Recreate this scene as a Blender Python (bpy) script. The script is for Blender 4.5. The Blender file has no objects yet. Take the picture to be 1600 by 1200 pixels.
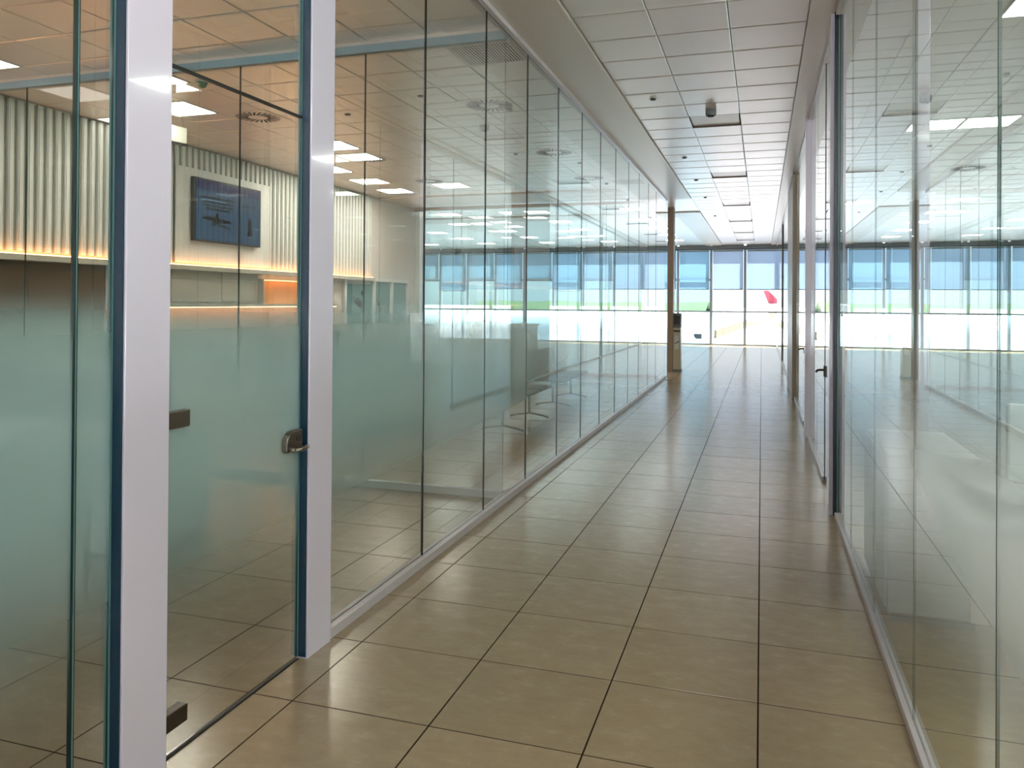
import bpy, bmesh, math, random
from mathutils import Vector, Matrix
random.seed(7)
sc = bpy.context.scene
COL = sc.collection

# ------------------------------------------------------------------ camera
F, YAW, ROLL, PIT, CY, H = 1221.7, 0.30903, 0.00669, 0.00545, 465.2, 1.623
R0 = Vector((math.cos(YAW), math.sin(YAW), 0)); D0 = Vector((-math.sin(YAW), math.cos(YAW), 0)); Z0 = Vector((0, 0, 1))
D2 = D0*math.cos(PIT)+Z0*math.sin(PIT); U2 = -D0*math.sin(PIT)+Z0*math.cos(PIT)
CR = R0*math.cos(ROLL)+U2*math.sin(ROLL); CU = -R0*math.sin(ROLL)+U2*math.cos(ROLL)
cd = bpy.data.cameras.new('camera'); cam = bpy.data.objects.new('camera', cd); COL.objects.link(cam)
M = Matrix.Identity(4)
for i in range(3):
    M[i][0] = CR[i]; M[i][1] = CU[i]; M[i][2] = -D2[i]
M[2][3] = H
cam.matrix_world = M
cd.sensor_fit = 'HORIZONTAL'; cd.sensor_width = 36; cd.lens = F/1600*36
cd.shift_x = 0; cd.shift_y = -(600-CY)/1600
cd.clip_start = 0.05; cd.clip_end = 3000
sc.camera = cam

# ------------------------------------------------------------------ world, sun, exposure
SKY, SUN, PANEL, EXPO = 1.0, 17.0, 14.0, 0.68
w = bpy.data.worlds.new('sky'); sc.world = w; w.use_nodes = True
wn = w.node_tree.nodes; wl = w.node_tree.links; wn.clear()
o_ = wn.new('ShaderNodeOutputWorld'); b_ = wn.new('ShaderNodeBackground'); b_.inputs[1].default_value = SKY
tc = wn.new('ShaderNodeTexCoord'); sx = wn.new('ShaderNodeSeparateXYZ'); cr = wn.new('ShaderNodeValToRGB')
wl.new(tc.outputs['Generated'], sx.inputs[0]); wl.new(sx.outputs[2], cr.inputs[0])
cr.color_ramp.elements[0].position = 0.0; cr.color_ramp.elements[0].color = (0.90, 0.96, 1, 1)
cr.color_ramp.elements[1].position = 0.5; cr.color_ramp.elements[1].color = (0.66, 0.80, 1, 1)
wl.new(cr.outputs[0], b_.inputs[0]); wl.new(b_.outputs[0], o_.inputs[0])
sl = bpy.data.lights.new('sun', 'SUN'); sl.energy = SUN; sl.angle = 0.01; sl.color = (1, 0.97, 0.94)
so = bpy.data.objects.new('sun', sl); COL.objects.link(so); so.rotation_euler = (math.radians(-28), math.radians(25), 0)
pl = bpy.data.lights.new('daylight_portal', 'AREA'); pl.shape = 'RECTANGLE'; pl.size = 28; pl.size_y = 3.9; pl.cycles.is_portal = True
po = bpy.data.objects.new('daylight_portal', pl); COL.objects.link(po); po.location = (-4, 32.2, 1.95); po.rotation_euler = (math.radians(-90), 0, 0)
pl2 = pl.copy(); pl2.size = 16.2; po2 = bpy.data.objects.new('daylight_portal', pl2); COL.objects.link(po2); po2.location = (-.2, -5.5, 1.95); po2.rotation_euler = (math.radians(90), 0, 0)
pl3 = pl.copy(); pl3.size = 13.8; po3 = bpy.data.objects.new('daylight_portal', pl3); COL.objects.link(po3); po3.location = (9.7, 1.7, 1.95); po3.rotation_euler = (math.radians(90), 0, math.radians(90))
vs = sc.view_settings; vs.view_transform = 'Standard'; vs.look = 'None'; vs.exposure = EXPO; vs.gamma = 1; vs.use_curve_mapping = False
cy = sc.cycles
cy.max_bounces = 14; cy.diffuse_bounces = 4; cy.glossy_bounces = 5; cy.transmission_bounces = 6; cy.transparent_max_bounces = 40
cy.sample_clamp_indirect = 6; cy.caustics_reflective = False; cy.caustics_refractive = False; cy.use_denoising = True

# ------------------------------------------------------------------ materials
def lin(c):
    return tuple(((x/255)/12.92 if x/255 <= .04045 else ((x/255+.055)/1.055)**2.4) for x in c)
def mat(name, col, rough=.5, metal=0, emit=None, es=0, bump=None, spec=.5, coat=0):
    m = bpy.data.materials.new(name); m.use_nodes = True
    b = m.node_tree.nodes['Principled BSDF']
    b.inputs['Base Color'].default_value = (*col, 1); b.inputs['Roughness'].default_value = rough; b.inputs['Metallic'].default_value = metal
    b.inputs['Specular IOR Level'].default_value = spec; b.inputs['Coat Weight'].default_value = coat
    if emit: b.inputs['Emission Color'].default_value = (*emit, 1); b.inputs['Emission Strength'].default_value = es
    if bump:
        n = m.node_tree.nodes.new('ShaderNodeTexNoise'); n.inputs['Scale'].default_value = bump[0]
        g = m.node_tree.nodes.new('ShaderNodeNewGeometry'); m.node_tree.links.new(g.outputs['Position'], n.inputs['Vector'])
        bp = m.node_tree.nodes.new('ShaderNodeBump'); bp.inputs['Strength'].default_value = bump[1]; bp.inputs['Distance'].default_value = .01
        m.node_tree.links.new(n.outputs[0], bp.inputs['Height']); m.node_tree.links.new(bp.outputs[0], b.inputs['Normal'])
    return m
def N(m, t, **k):
    n = m.node_tree.nodes.new(t)
    for a, v in k.items(): setattr(n, a, v)
    return n
def mth(m, op, a, b=None, clamp=False):
    n = N(m, 'ShaderNodeMath', operation=op); n.use_clamp = clamp
    for i, v in enumerate((a, b)):
        if v is None: continue
        if isinstance(v, (int, float)): n.inputs[i].default_value = v
        else: m.node_tree.links.new(v, n.inputs[i])
    return n.outputs[0]
def smooth(m, src, a, b, lo=0, hi=1):
    n = N(m, 'ShaderNodeMapRange', interpolation_type='SMOOTHSTEP')
    m.node_tree.links.new(src, n.inputs[0]); n.inputs[1].default_value = a; n.inputs[2].default_value = b
    n.inputs[3].default_value = lo; n.inputs[4].default_value = hi
    return n.outputs[0]
def glass(name, tint, frost=0, reflect=True, boost=1.0, film=(.50, .74, .74), top=(1.2, 1.74)):
    m = bpy.data.materials.new(name); m.use_nodes = True; nt = m.node_tree; nt.nodes.clear(); L = nt.links.new
    out = N(m, 'ShaderNodeOutputMaterial'); geo = N(m, 'ShaderNodeNewGeometry')
    tr = N(m, 'ShaderNodeBsdfTransparent'); tr.inputs[0].default_value = (*tint, 1); cur = tr.outputs[0]
    if frost:
        sp = N(m, 'ShaderNodeSeparateXYZ'); L(geo.outputs['Position'], sp.inputs[0])
        a = smooth(m, sp.outputs[2], .32, 1.12); b = smooth(m, sp.outputs[2], top[0], top[1], 1, 0)
        fac = mth(m, 'MULTIPLY', mth(m, 'MULTIPLY', a, b), frost)
        df = N(m, 'ShaderNodeBsdfDiffuse'); df.inputs[0].default_value = (*film, 1)
        tl = N(m, 'ShaderNodeBsdfTranslucent'); tl.inputs[0].default_value = (*film, 1)
        m1 = N(m, 'ShaderNodeMixShader'); m1.inputs[0].default_value = .55; L(df.outputs[0], m1.inputs[1]); L(tl.outputs[0], m1.inputs[2])
        m2 = N(m, 'ShaderNodeMixShader'); L(fac, m2.inputs[0]); L(cur, m2.inputs[1]); L(m1.outputs[0], m2.inputs[2]); cur = m2.outputs[0]
    if reflect:
        vm = N(m, 'ShaderNodeVectorMath', operation='DOT_PRODUCT'); L(geo.outputs['Normal'], vm.inputs[0]); L(geo.outputs['Incoming'], vm.inputs[1])
        c = mth(m, 'SUBTRACT', 1, mth(m, 'ABSOLUTE', vm.outputs['Value']))
        R = mth(m, 'ADD', mth(m, 'MULTIPLY', mth(m, 'POWER', c, 5), .96), .04)
        R2 = mth(m, 'MULTIPLY', mth(m, 'DIVIDE', mth(m, 'MULTIPLY', R, 2), mth(m, 'ADD', R, 1)), boost, True)
        gl = N(m, 'ShaderNodeBsdfGlossy'); gl.inputs['Roughness'].default_value = 0.0; gl.inputs[0].default_value = (.97, .99, .98, 1)
        m3 = N(m, 'ShaderNodeMixShader'); L(R2, m3.inputs[0]); L(cur, m3.inputs[1]); L(gl.outputs[0], m3.inputs[2]); cur = m3.outputs[0]
    L(cur, out.inputs[0]); return m

G_CLEAR = glass('clear_green_glass', (.84, .93, .91))
G_FROST = glass('glass_with_frosted_band', (.84, .85, .81), frost=.88)
G_HAZE = glass('glass_with_light_frosted_band', (.80, .88, .85), frost=.6)
G_RIGHT = glass('right_glass_with_frosted_band', (.74, .85, .79), frost=.8, film=(.72, .80, .76), top=(1.0, 1.5))
G_BACK = glass('glass_rear_face', (.97, .985, .98), reflect=False)
G_OUT = glass('facade_glass', (.95, .98, 1.0)); G_OUTL = glass('facade_glass_tinted', (.60, .84, .95))
EDGE = mat('green_glass_edge', lin((30, 70, 62)), .15)
EDGE_L = mat('teal_glass_edge', lin((110, 150, 150)), .1)
SEAL = mat('black_silicone', lin((32, 32, 28)), .5)
BLUE = mat('dark_blue_gasket', lin((14, 52, 74)), .25)
WHITE = mat('glossy_white_powdercoat', lin((228, 218, 232)), .12, coat=.6)
TRACK = mat('white_track', lin((205, 196, 196)), .3)
SOFF = mat('beige_plaster_soffit', lin((222, 210, 198)), .35, .25, bump=(3, .02))
METAL = mat('brushed_steel', lin((128, 118, 106)), .28, .9)
DARKM = mat('dark_bronze_metal', lin((70, 60, 48)), .35, .6)
BLACK = mat('black_plastic', lin((22, 22, 24)), .4)
GREY = mat('mid_grey', lin((120, 124, 126)), .5)
PWHITE = mat('white_laminate', lin((225, 226, 224)), .35)
WALLW = mat('warm_white_wall', lin((226, 216, 208)), .7, bump=(20, .02))
SLATM = mat('white_ribbed_slat', lin((226, 228, 224)), .5)
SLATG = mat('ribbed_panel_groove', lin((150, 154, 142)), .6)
WOOD = mat('brown_veneer', lin((88, 60, 26)), .35)
TAUPE = mat('taupe_panel', lin((190, 184, 170)), .3)
ORANGE = mat('orange_niche_back', lin((255, 180, 100)), .5)
LEDW = mat('warm_led_strip', (1, .6, .3), emit=(1, .40, .15), es=13)
LITW = mat('lit_warm_diffuser', (1, 1, 1), .5, emit=(1, .91, .84), es=PANEL*2.0)
LITD = mat('lit_dim_diffuser', (1, 1, 1), .5, emit=(1, .93, .9), es=3.0)
LIT = mat('lit_diffuser', (1, 1, 1), .5, emit=(1, .95, .93), es=PANEL)
FAB = mat('charcoal_fabric', lin((60, 66, 70)), .9)
LIFT = mat('pillar_beige_stone', lin((168, 146, 128)), .4, bump=(8, .05))
KBEIGE = mat('beige_kiosk_paint', lin((200, 192, 168)), .4)
GREEN = mat('dark_green_leaf', lin((45, 90, 40)), .5)

def floor_mat():
    m = mat('beige_porcelain_tile', (.4, .33, .24), .2); nt = m.node_tree; L = nt.links.new; b = nt.nodes['Principled BSDF']
    geo = N(m, 'ShaderNodeNewGeometry'); mp = N(m, 'ShaderNodeMapping'); L(geo.outputs['Position'], mp.inputs[0]); mp.inputs['Scale'].default_value = (1.7, 2.6, 1)
    n1 = N(m, 'ShaderNodeTexNoise'); n1.inputs['Scale'].default_value = 4.5; n1.inputs['Detail'].default_value = 10; n1.inputs['Roughness'].default_value = .72; L(mp.outputs[0], n1.inputs['Vector'])
    # one tone per tile
    sn = N(m, 'ShaderNodeVectorMath', operation='SUBTRACT'); L(geo.outputs['Position'], sn.inputs[0]); sn.inputs[1].default_value = (-1.806, 3.345, -5)
    dv = N(m, 'ShaderNodeVectorMath', operation='DIVIDE'); L(sn.outputs[0], dv.inputs[0]); dv.inputs[1].default_value = (.6, .582, 100)
    fl = N(m, 'ShaderNodeVectorMath', operation='FLOOR'); L(dv.outputs[0], fl.inputs[0])
    wnz = N(m, 'ShaderNodeTexWhiteNoise'); L(fl.outputs[0], wnz.inputs['Vector'])
    cr = N(m, 'ShaderNodeValToRGB'); L(n1.outputs[0], cr.inputs[0])
    e = cr.color_ramp.elements; e[0].position = .3; e[0].color = (*lin((160, 138, 110)), 1); e[1].position = .7; e[1].color = (*lin((180, 160, 133)), 1)
    x = cr.color_ramp.elements.new(.55); x.color = (*lin((167, 148, 118)), 1)
    hs = N(m, 'ShaderNodeHueSaturation'); L(cr.outputs[0], hs.inputs['Color'])
    L(mth(m, 'ADD', mth(m, 'MULTIPLY', wnz.outputs[0], .10), .95), hs.inputs['Value'])
    L(hs.outputs[0], b.inputs['Base Color'])
    L(mth(m, 'ADD', mth(m, 'MULTIPLY', n1.outputs[0], .03), .185), b.inputs['Roughness'])
    return m
TILE = floor_mat()
GROUT = mat('dark_brown_grout', lin((50, 35, 22)), .95, spec=.1)
def ceil_mat(name, c, rough=.32):
    m = mat(name, lin(c), rough, .55, spec=.7); nt = m.node_tree; L = nt.links.new; b = nt.nodes['Principled BSDF']
    geo = N(m, 'ShaderNodeNewGeometry'); n1 = N(m, 'ShaderNodeTexNoise'); n1.inputs['Scale'].default_value = 2.2; L(geo.outputs['Position'], n1.inputs['Vector'])
    bp = N(m, 'ShaderNodeBump'); bp.inputs['Strength'].default_value = .15; bp.inputs['Distance'].default_value = .02; L(n1.outputs[0], bp.inputs['Height']); L(bp.outputs[0], b.inputs['Normal'])
    return m
CTILE = ceil_mat('white_metal_ceiling_tile', (243, 234, 228))
CGAP = mat('ceiling_gap', lin((90, 78, 66)), .8)

# ------------------------------------------------------------------ mesh helpers
def addbox(bm, a, b, mi=0, faces=None):
    x0, y0, z0 = (min(a[i], b[i]) for i in range(3)); x1, y1, z1 = (max(a[i], b[i]) for i in range(3))
    v = [bm.verts.new(p) for p in ((x0,y0,z0),(x1,y0,z0),(x1,y1,z0),(x0,y1,z0),(x0,y0,z1),(x1,y0,z1),(x1,y1,z1),(x0,y1,z1))]
    out = []
    for k, f in enumerate(((0,3,2,1),(4,5,6,7),(0,1,5,4),(2,3,7,6),(1,2,6,5),(3,0,4,7))):   # -z +z -y +y +x -x
        q = bm.faces.new([v[i] for i in f]); q.material_index = mi if not faces else faces[k]; out.append(q)
    return out
def tube(bm, p, r, n=10, mi=0, cap=True):
    p = [Vector(q) for q in p]; rings = []
    for i, q in enumerate(p):
        d = (p[min(i+1, len(p)-1)]-p[max(i-1, 0)]).normalized()
        up = Vector((0, 0, 1)) if abs(d.z) < .9 else Vector((1, 0, 0))
        s = d.cross(up).normalized(); t = s.cross(d)
        rr = r[i] if isinstance(r, (list, tuple)) else r
        rings.append([bm.verts.new(q+s*rr*math.cos(2*math.pi*k/n)+t*rr*math.sin(2*math.pi*k/n)) for k in range(n)])
    for a, b in zip(rings, rings[1:]):
        for k in range(n):
            f = bm.faces.new((a[k], a[(k+1) % n], b[(k+1) % n], b[k])); f.smooth = True; f.material_index = mi
    if cap:
        for rg in (rings[0], rings[-1]):
            f = bm.faces.new(rg); f.material_index = mi
def mesh(name, bm, mats):
    bmesh.ops.recalc_face_normals(bm, faces=bm.faces)
    me = bpy.data.meshes.new(name); bm.to_mesh(me); bm.free()
    for m in (mats if isinstance(mats, (list, tuple)) else [mats]): me.materials.append(m)
    return me
def obj(name, bm_or_me, mats=None, parent=None, loc=None, bevel=0, **props):
    me = bm_or_me if isinstance(bm_or_me, bpy.types.Mesh) else mesh(name, bm_or_me, mats)
    o = bpy.data.objects.new(name, me); COL.objects.link(o)
    if parent: o.parent = parent
    if loc: o.location = loc
    if bevel:
        md = o.modifiers.new('b', 'BEVEL'); md.width = bevel; md.segments = 2; md.limit_method = 'ANGLE'
    for k, v in props.items(): o[k] = v
    return o
def box(name, a, b, m, parent=None, bevel=0, **props):
    bm = bmesh.new(); addbox(bm, a, b); return obj(name, bm, m, parent, bevel=bevel, **props)
def thing(name, label, cat, loc=(0, 0, 0), rz=0, group=None, kind=None):
    o = bpy.data.objects.new(name, None); COL.objects.link(o); o.location = loc; o.rotation_euler = (0, 0, rz); o.empty_display_size = .2
    o['label'] = label; o['category'] = cat
    if group: o['group'] = group
    if kind: o['kind'] = kind
    return o
def struct(name, label, cat): return thing(name, label, cat, kind='structure')
ORD = ['nearest', 'second', 'third', 'fourth', 'fifth', 'sixth', 'seventh', 'eighth', 'ninth', 'tenth', 'eleventh', 'twelfth', 'thirteenth', 'fourteenth', 'fifteenth', 'sixteenth', 'seventeenth', 'eighteenth', 'nineteenth', 'twentieth', 'twenty-first', 'twenty-second', 'twenty-third', 'twenty-fourth', 'twenty-fifth', 'twenty-sixth']

def seen(x, y, z, pad=40):
    p = Vector((x, y, z-H)); d = p.dot(D2)
    if d < .3: return 0
    u = 800+F*p.dot(CR)/d; v = CY-F*p.dot(CU)/d
    return (-pad < u < 1600+pad) and (-pad < v < 1200+pad) and 1/d

# ------------------------------------------------------------------ floor: every near tile is a piece
XT, YT = -1.806, 3.345
floor = struct('floor', 'beige stone-look tiled floor of the corridor and rooms', 'floor')
box('screed', (-19, -7, -.20), (10.5, 31.75, -.0016), GROUT, floor)
bm = bmesh.new(); g = .0032
fs = addbox(bm, (g, g, -.012), (.6-g, .582-g, 0))
bmesh.ops.bevel(bm, geom=[e for e in bm.edges if all(abs(v.co.z) < 1e-6 for v in e.verts)], offset=.0008, segments=1, affect='EDGES')
tile_me = mesh('floor_tile', bm, TILE)
cells = []
for i in range(-29, 21):
    for j in range(-18, 49):
        x, y = XT+.6*i, YT+.582*j
        cells.append((-(seen(x+.3, y+.29, 0, 150) or 0), i, j, x, y))
cells.sort()
for k, (s, i, j, x, y) in enumerate(cells[:290]):
    obj('floor_tile', tile_me, parent=floor, loc=(x, y, random.uniform(-.0003, .0003)))
bm = bmesh.new()
for (s, i, j, x, y) in cells[290:]:
    vs_ = [bm.verts.new(p) for p in ((x+g, y+g, 0), (x+.6-g, y+g, 0), (x+.6-g, y+.582-g, 0), (x+g, y+.582-g, 0))]
    bm.faces.new(vs_)
    lo = [bm.verts.new((v.co.x, v.co.y, -.012)) for v in vs_]
    for q in range(4): bm.faces.new((vs_[q], lo[q], lo[(q+1) % 4], vs_[(q+1) % 4]))
obj('floor_tile_field', bm, TILE, floor, kind='stuff')

# ------------------------------------------------------------------ ceiling
ZC = 3.90; CX0, CYY = -.26, 5.48; CYL = 6.44
ceil = struct('ceiling', 'white square metal ceiling panels above corridor and rooms', 'ceiling')
box('slab', (-19, -7, ZC+.12), (10.5, 31.9, 4.6), CGAP, ceil)
bm = bmesh.new(); g = .003; W_, D_ = .6, .61
top = [bm.verts.new(p) for p in ((g, g, .03), (W_-g, g, .03), (W_-g, D_-g, .03), (g, D_-g, .03))]
low = [bm.verts.new(p) for p in ((g, g, .002), (W_-g, g, .002), (W_-g, D_-g, .002), (g, D_-g, .002))]
inn = [bm.verts.new(p) for p in ((g+.008, g+.012, -.004), (W_-g-.008, g+.012, -.004), (W_-g-.008, D_-g-.03, -.004), (g+.008, D_-g-.03, -.004))]
for q in range(4):
    bm.faces.new((top[q], low[q], low[(q+1) % 4], top[(q+1) % 4])); bm.faces.new((low[q], inn[q], inn[(q+1) % 4], low[(q+1) % 4]))
bm.faces.new(inn); bm.faces.new(top)
ct_me = mesh('ceiling_panel', bm, CTILE)
GAPS = {}
def cell_c(k, y):   # corridor grid
    return round((y-CYY)/.61-.5)
ccells = []
for k in range(-2, 2):                      # corridor X bays
    for j in range(-20, 43): ccells.append((CX0-1.2+.6*(k+2)+0.0, CYY+.61*j, 'c', k+2, j))
for i in range(0, 11):
    for j in range(-22, 42): ccells.append((-2.7-.6*i+(0), CYL+.61*j, 'l', i, j))
for j in range(-22, 42):
    ccells.append((-2.7+.6, CYL+.61*j, 'l', -1, j))
for i in range(0, 16):
    for j in range(-22, 42): ccells.append((.57+.6*i, CYL+.61*j, 'r', i, j))
for i in range(11, 27):
    for j in range(18, 42): ccells.append((-2.7-.6*i, CYL+.61*j, 'l', i, j))
# cells given to luminaires, diffusers and grilles
LL = [(-6.0, 6.45), (-6.6, 7.65), (-6.0, 10.1), (-7.15, 11.95), (-7.1, 13.3), (-7.2, 14.6), (-5.8, 14.2), (-7.2, 5.52), (-7.7, 8.05), (-6.0, -1.8)]  # the panel behind the camera is unseen, added for its light
HL = [(x, y) for x in (-3.0, -5.4, -7.8, -10.2, -12.6, -15.0) for y in (18.95, 21.4, 23.8, 26.27, 28.7)]
RL = [(2.07, 6.74), (2.07, 11.0), (2.67, 11.0), (4.47, 3.4), (4.47, -.6), (2.07, -.6), (4.47, 14.4), (2.07, 18.95), (4.47, 21.4), (2.07, 26.27), (4.47, 26.27), (2.07, -3.5), (4.47, -3.5), (1.77, 1.2), (1.77, 4.6), (1.77, 2.9)]  # panels beside and behind the camera are unseen, added to brighten the frosted glass
DF = [(-3.0, 8.5), (-5.95, 8.25), (-3.0, 11.44), (-5.96, 11.16), (-3.0, 13.95), (-5.97, 13.53), (3.24, 14.6)]
GR = [(-2.4, 6.74), (-2.4, 14.67)]
CL = [(-.56, -2.9), (-.56, -1.1), (-.56, 1.3)]  # fill panels added out of view to brighten the corridor
UN = [5.9-.61+.0, 10.07, 14.34, 18.61, 22.27, 25.93, 29.0]
taken = []
def snap(x, y, kind):
    best = min((c for c in ccells if c[2] == kind), key=lambda c: (c[0]+(.3 if kind != 'l' else .3)-x)**2+(c[1]+.305-y)**2)
    taken.append(best[2:]); return best[0]+.3, best[1]+.305
# note: 'l' cells start at -2.7-.6i (x origin is the low side after shift)
ccells = [((x-.6) if t == 'l' else x, y, t, i, j) for (x, y, t, i, j) in ccells]
LLp = LL; HLp = [snap(x, y, 'l') for x, y in HL]; RLp = [snap(x, y, 'r') for x, y in RL]
DFp = DF; GRp = [snap(x, y, 'l') for x, y in GR]
CLp = [snap(x, y, 'c') for x, y in CL]; UNp = [snap(-.56, y, 'c') for y in UN]
tk = set(taken)
vis = []
for (x, y, t, i, j) in ccells:
    if (t, i, j) in tk: continue
    if y > 31.4: continue
    if t == 'c' and (x < -1.47 or x > .3): continue
    s = seen(x+.3, y+.3, ZC, 120) or 0
    pen = 1.0 if t == 'c' else .8
    vis.append((-s*pen, x, y))
vis.sort()
for (s, x, y) in vis[:290]: obj('ceiling_panel', ct_me, parent=ceil, loc=(x, y, ZC+random.uniform(0, .002)))
vv, ff = [], []
src = [tuple(v.co) for v in ct_me.vertices]; sf = [tuple(p.vertices) for p in ct_me.polygons]
for (s, x, y) in vis[290:]:
    o = len(vv); vv += [(a+x, b+y, c+ZC) for a, b, c in src]; ff += [tuple(q+o for q in f) for f in sf]
me = bpy.data.meshes.new('ceiling_panel_field'); me.from_pydata(vv, [], ff); me.materials.append(CTILE)
obj('ceiling_panel_field', me, parent=ceil, kind='stuff')

def soffit(name, a, b, lbl): 
    o = box(name, a, b, SOFF, bevel=.004); o['label'] = lbl; o['category'] = 'soffit'; o['kind'] = 'structure'; return o
soffit('trim_1', (-2.04, -7, 3.87), (-1.462, 17.2, ZC+.1), 'long flat beige soffit above the left glass wall')
soffit('trim_2', (.34, -7, 3.87), (.60, 31.4, ZC+.1), 'narrow beige soffit above the right glass wall')
soffit('trim_3', (-2.10, 20.9, 3.87), (-1.462, 31.4, ZC+.1), 'beige soffit strip ending at the far windows')
o = box('trim_8', (-2.12, 17.2, ZC), (-1.462, 19.8, ZC+.1), CTILE); o['label'] = 'plain ceiling infill between the two soffits above the brown pillar'; o['category'] = 'ceiling infill'; o['kind'] = 'structure'
soffit('trim_4', (-8.3, 15.5, 3.868), (-2.70, 16.9, ZC+.1), 'cross soffit of beige plaster at end of the left hall')
soffit('trim_5', (-19, 19.8, 3.868), (-1.462, 20.9, ZC+.1), 'cross soffit of beige plaster beyond the brown post')
soffit('trim_6', (-8.7, 20.9, 3.87), (-8.0, 31.4, ZC+.1), 'beige soffit running on from the ribbed wall to the windows')

# ------------------------------------------------------------------ glass panes
def pane(parent, x, y0, y1, z0, z1, m, name='glass_pane', t=.008, edge=EDGE):
    """pane in a plane of constant x; the reflecting face looks at the corridor"""
    bm = bmesh.new(); s = 1 if x < -1 else -1
    fc = (2, 2, 2, 2, 0, 1) if s == 1 else (2, 2, 2, 2, 1, 0)
    addbox(bm, (x-t/2, y0, z0), (x+t/2, y1, z1), faces=fc)
    return obj(name, bm, [m, G_BACK, edge], parent)
def pane_y(parent, y, x0, x1, z0, z1, m, name='glass_pane', t=.012):
    bm = bmesh.new(); addbox(bm, (x0, y-t/2, z0), (x1, y+t/2, z1), faces=(2, 2, 0, 1, 2, 2))
    return obj(name, bm, [m, G_BACK, EDGE], parent)
GX = -2.0; ZT = 3.83
wl_ = struct('wall_left', 'left glass wall of the corridor with frosted band, white posts and tracks', 'glass wall')
js = [3.30, 4.46, 5.58, 6.68, 7.79, 8.90, 10.0, 11.1, 12.25, 13.35, 14.5, 15.6, 17.15]
for a, b in zip(js, js[1:]):
    pane(wl_, GX, a+.004, b-.004, .05, ZT, G_FROST if b < 6.7 else G_HAZE)
for a in js[1:-1]: box('joint_seal', (GX-.006, a-.004, .05), (GX+.006, a+.004, ZT), SEAL, wl_)
for a, b in ((-5.0, -3.8), (-3.79, -2.6), (-2.59, -1.4), (-1.39, -.35), (-.34, .75), (.758, 1.864), (1.878, 2.008)):
    pane(wl_, GX, a, b, .05, ZT, G_FROST)
box('glass_edge', (GX-.004, 1.865, .05), (GX+.006, 1.873, ZT), EDGE_L, wl_)
box('joint_seal', (GX-.006, 1.8605, .05), (GX+.010, 1.8645, ZT), mat('dark_teal_seal', lin((12, 40, 36)), .3), wl_)
box('base_track', (-2.03, 3.30, 0), (-1.96, 17.15, .05), TRACK, wl_, bevel=.002)
box('base_track', (-2.03, -5.0, 0), (-1.96, 2.02, .05), TRACK, wl_, bevel=.002)
box('top_track', (-2.03, 3.30, ZT), (-1.955, 17.15, 3.87), TRACK, wl_)
box('top_track', (-2.03, -5.0, ZT), (-1.955, 2.02, 3.87), TRACK, wl_)
for a, b in ((2.02, 2.22), (3.10, 3.30)):
    box('post', (-2.004, a, 0), (-1.95, b, 3.87), WHITE, wl_, bevel=.003)
for a in (1.992, 3.072):
    box('gasket', (-1.994, a+.022, .01), (-1.958, a+.0275, 3.86), BLUE, wl_)
    box('gasket', (-2.014, a+.018, .01), (-1.9945, a+.0275, 3.86), EDGE_L, wl_)
# glass door in the left wall
d1 = struct('door_1', 'frameless frosted glass door between two white posts in the left wall', 'door')
pane(d1, GX, 2.235, 3.085, .012, 2.45, G_FROST, 'door_leaf')
pane(d1, GX, 2.225, 3.085, 2.462, ZT, G_CLEAR, 'transom_pane')
box('transom_gap', (GX-.008, 2.225, 2.451), (GX+.008, 3.09, 2.461), SEAL, d1)
box('top_track', (-2.03, 2.22, ZT), (-1.955, 3.10, 3.87), TRACK, d1)
box('threshold_gap', (GX-.012, 2.22, -.004), (GX+.012, 3.09, .004), SEAL, d1)
for z in (1.165, .10):
    hb = box('hinge', (-2.02, 2.225, z), (-1.975, 2.355, z+.062), METAL if z > 1 else DARKM, d1, bevel=.004)
# lock: plate rounded on its left end, lever in front
bm = bmesh.new(); pts = []
for k in range(9):
    a = math.pi/2+math.pi*k/8*.5; pts.append((3.045+.055*math.cos(a)-.02, 1.00+.052*math.sin(a)))
pts = [(3.066, 1.048), (3.02, 1.048)]+[(3.0+.055*math.cos(math.pi/2+math.pi/2*k/6), .993+.055*math.sin(math.pi/2+math.pi/2*k/6)) for k in range(7)]+[(2.945, .965), (2.953, .955), (3.066, .955)]
f0 = [bm.verts.new((-1.99, y, z)) for y, z in pts]; f1 = [bm.verts.new((-1.962, y, z)) for y, z in pts]
bm.faces.new(f0); bm.faces.new(f1)
for k in range(len(pts)): bm.faces.new((f0[k], f0[(k+1) % len(pts)], f1[(k+1) % len(pts)], f1[k]))
lk = obj('lock_case', bm, METAL, d1, bevel=.004)
bm = bmesh.new(); tube(bm, [(-1.965, 2.965, .972), (-1.93, 2.965, .968)], .012); tube(bm, [(-1.93, 2.955, .968), (-1.93, 3.04, .970), (-1.933, 3.06, .970)], .010)
obj('lever', bm, METAL, lk)
bm = bmesh.new(); tube(bm, [(-1.963, 3.03, 1.012), (-1.955, 3.03, 1.012)], .014); obj('keyhole', bm, DARKM, lk)

# cross partition of the first left room
wc = struct('wall_partition', 'glass cross partition closing the first left room, white floor and ceiling tracks', 'glass wall')
YP = 6.15
xs = [-2.03, -3.33, -4.63, -5.93, -7.23, -8.1]
for a, b in zip(xs, xs[1:]):
    pane_y(wc, YP, b+.005, a-.005, .06, 3.80, G_FROST)
for a in xs[1:-1]: box('joint_seal', (a-.004, YP-.006, .06), (a+.004, YP+.006, 3.80), SEAL, wc)
box('base_track', (-8.1, YP-.03, 0), (-2.03, YP+.03, .06), PWHITE, wc)
box('top_track', (-8.1, YP-.03, 3.80), (-2.03, YP+.03, 3.87), mat('blue_grey_track', lin((150, 172, 182)), .35), wc)
box('ceiling_strip', (-8.1, YP-.03, 3.87), (-2.03, YP+.26, 3.905), SOFF, wc)

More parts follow.
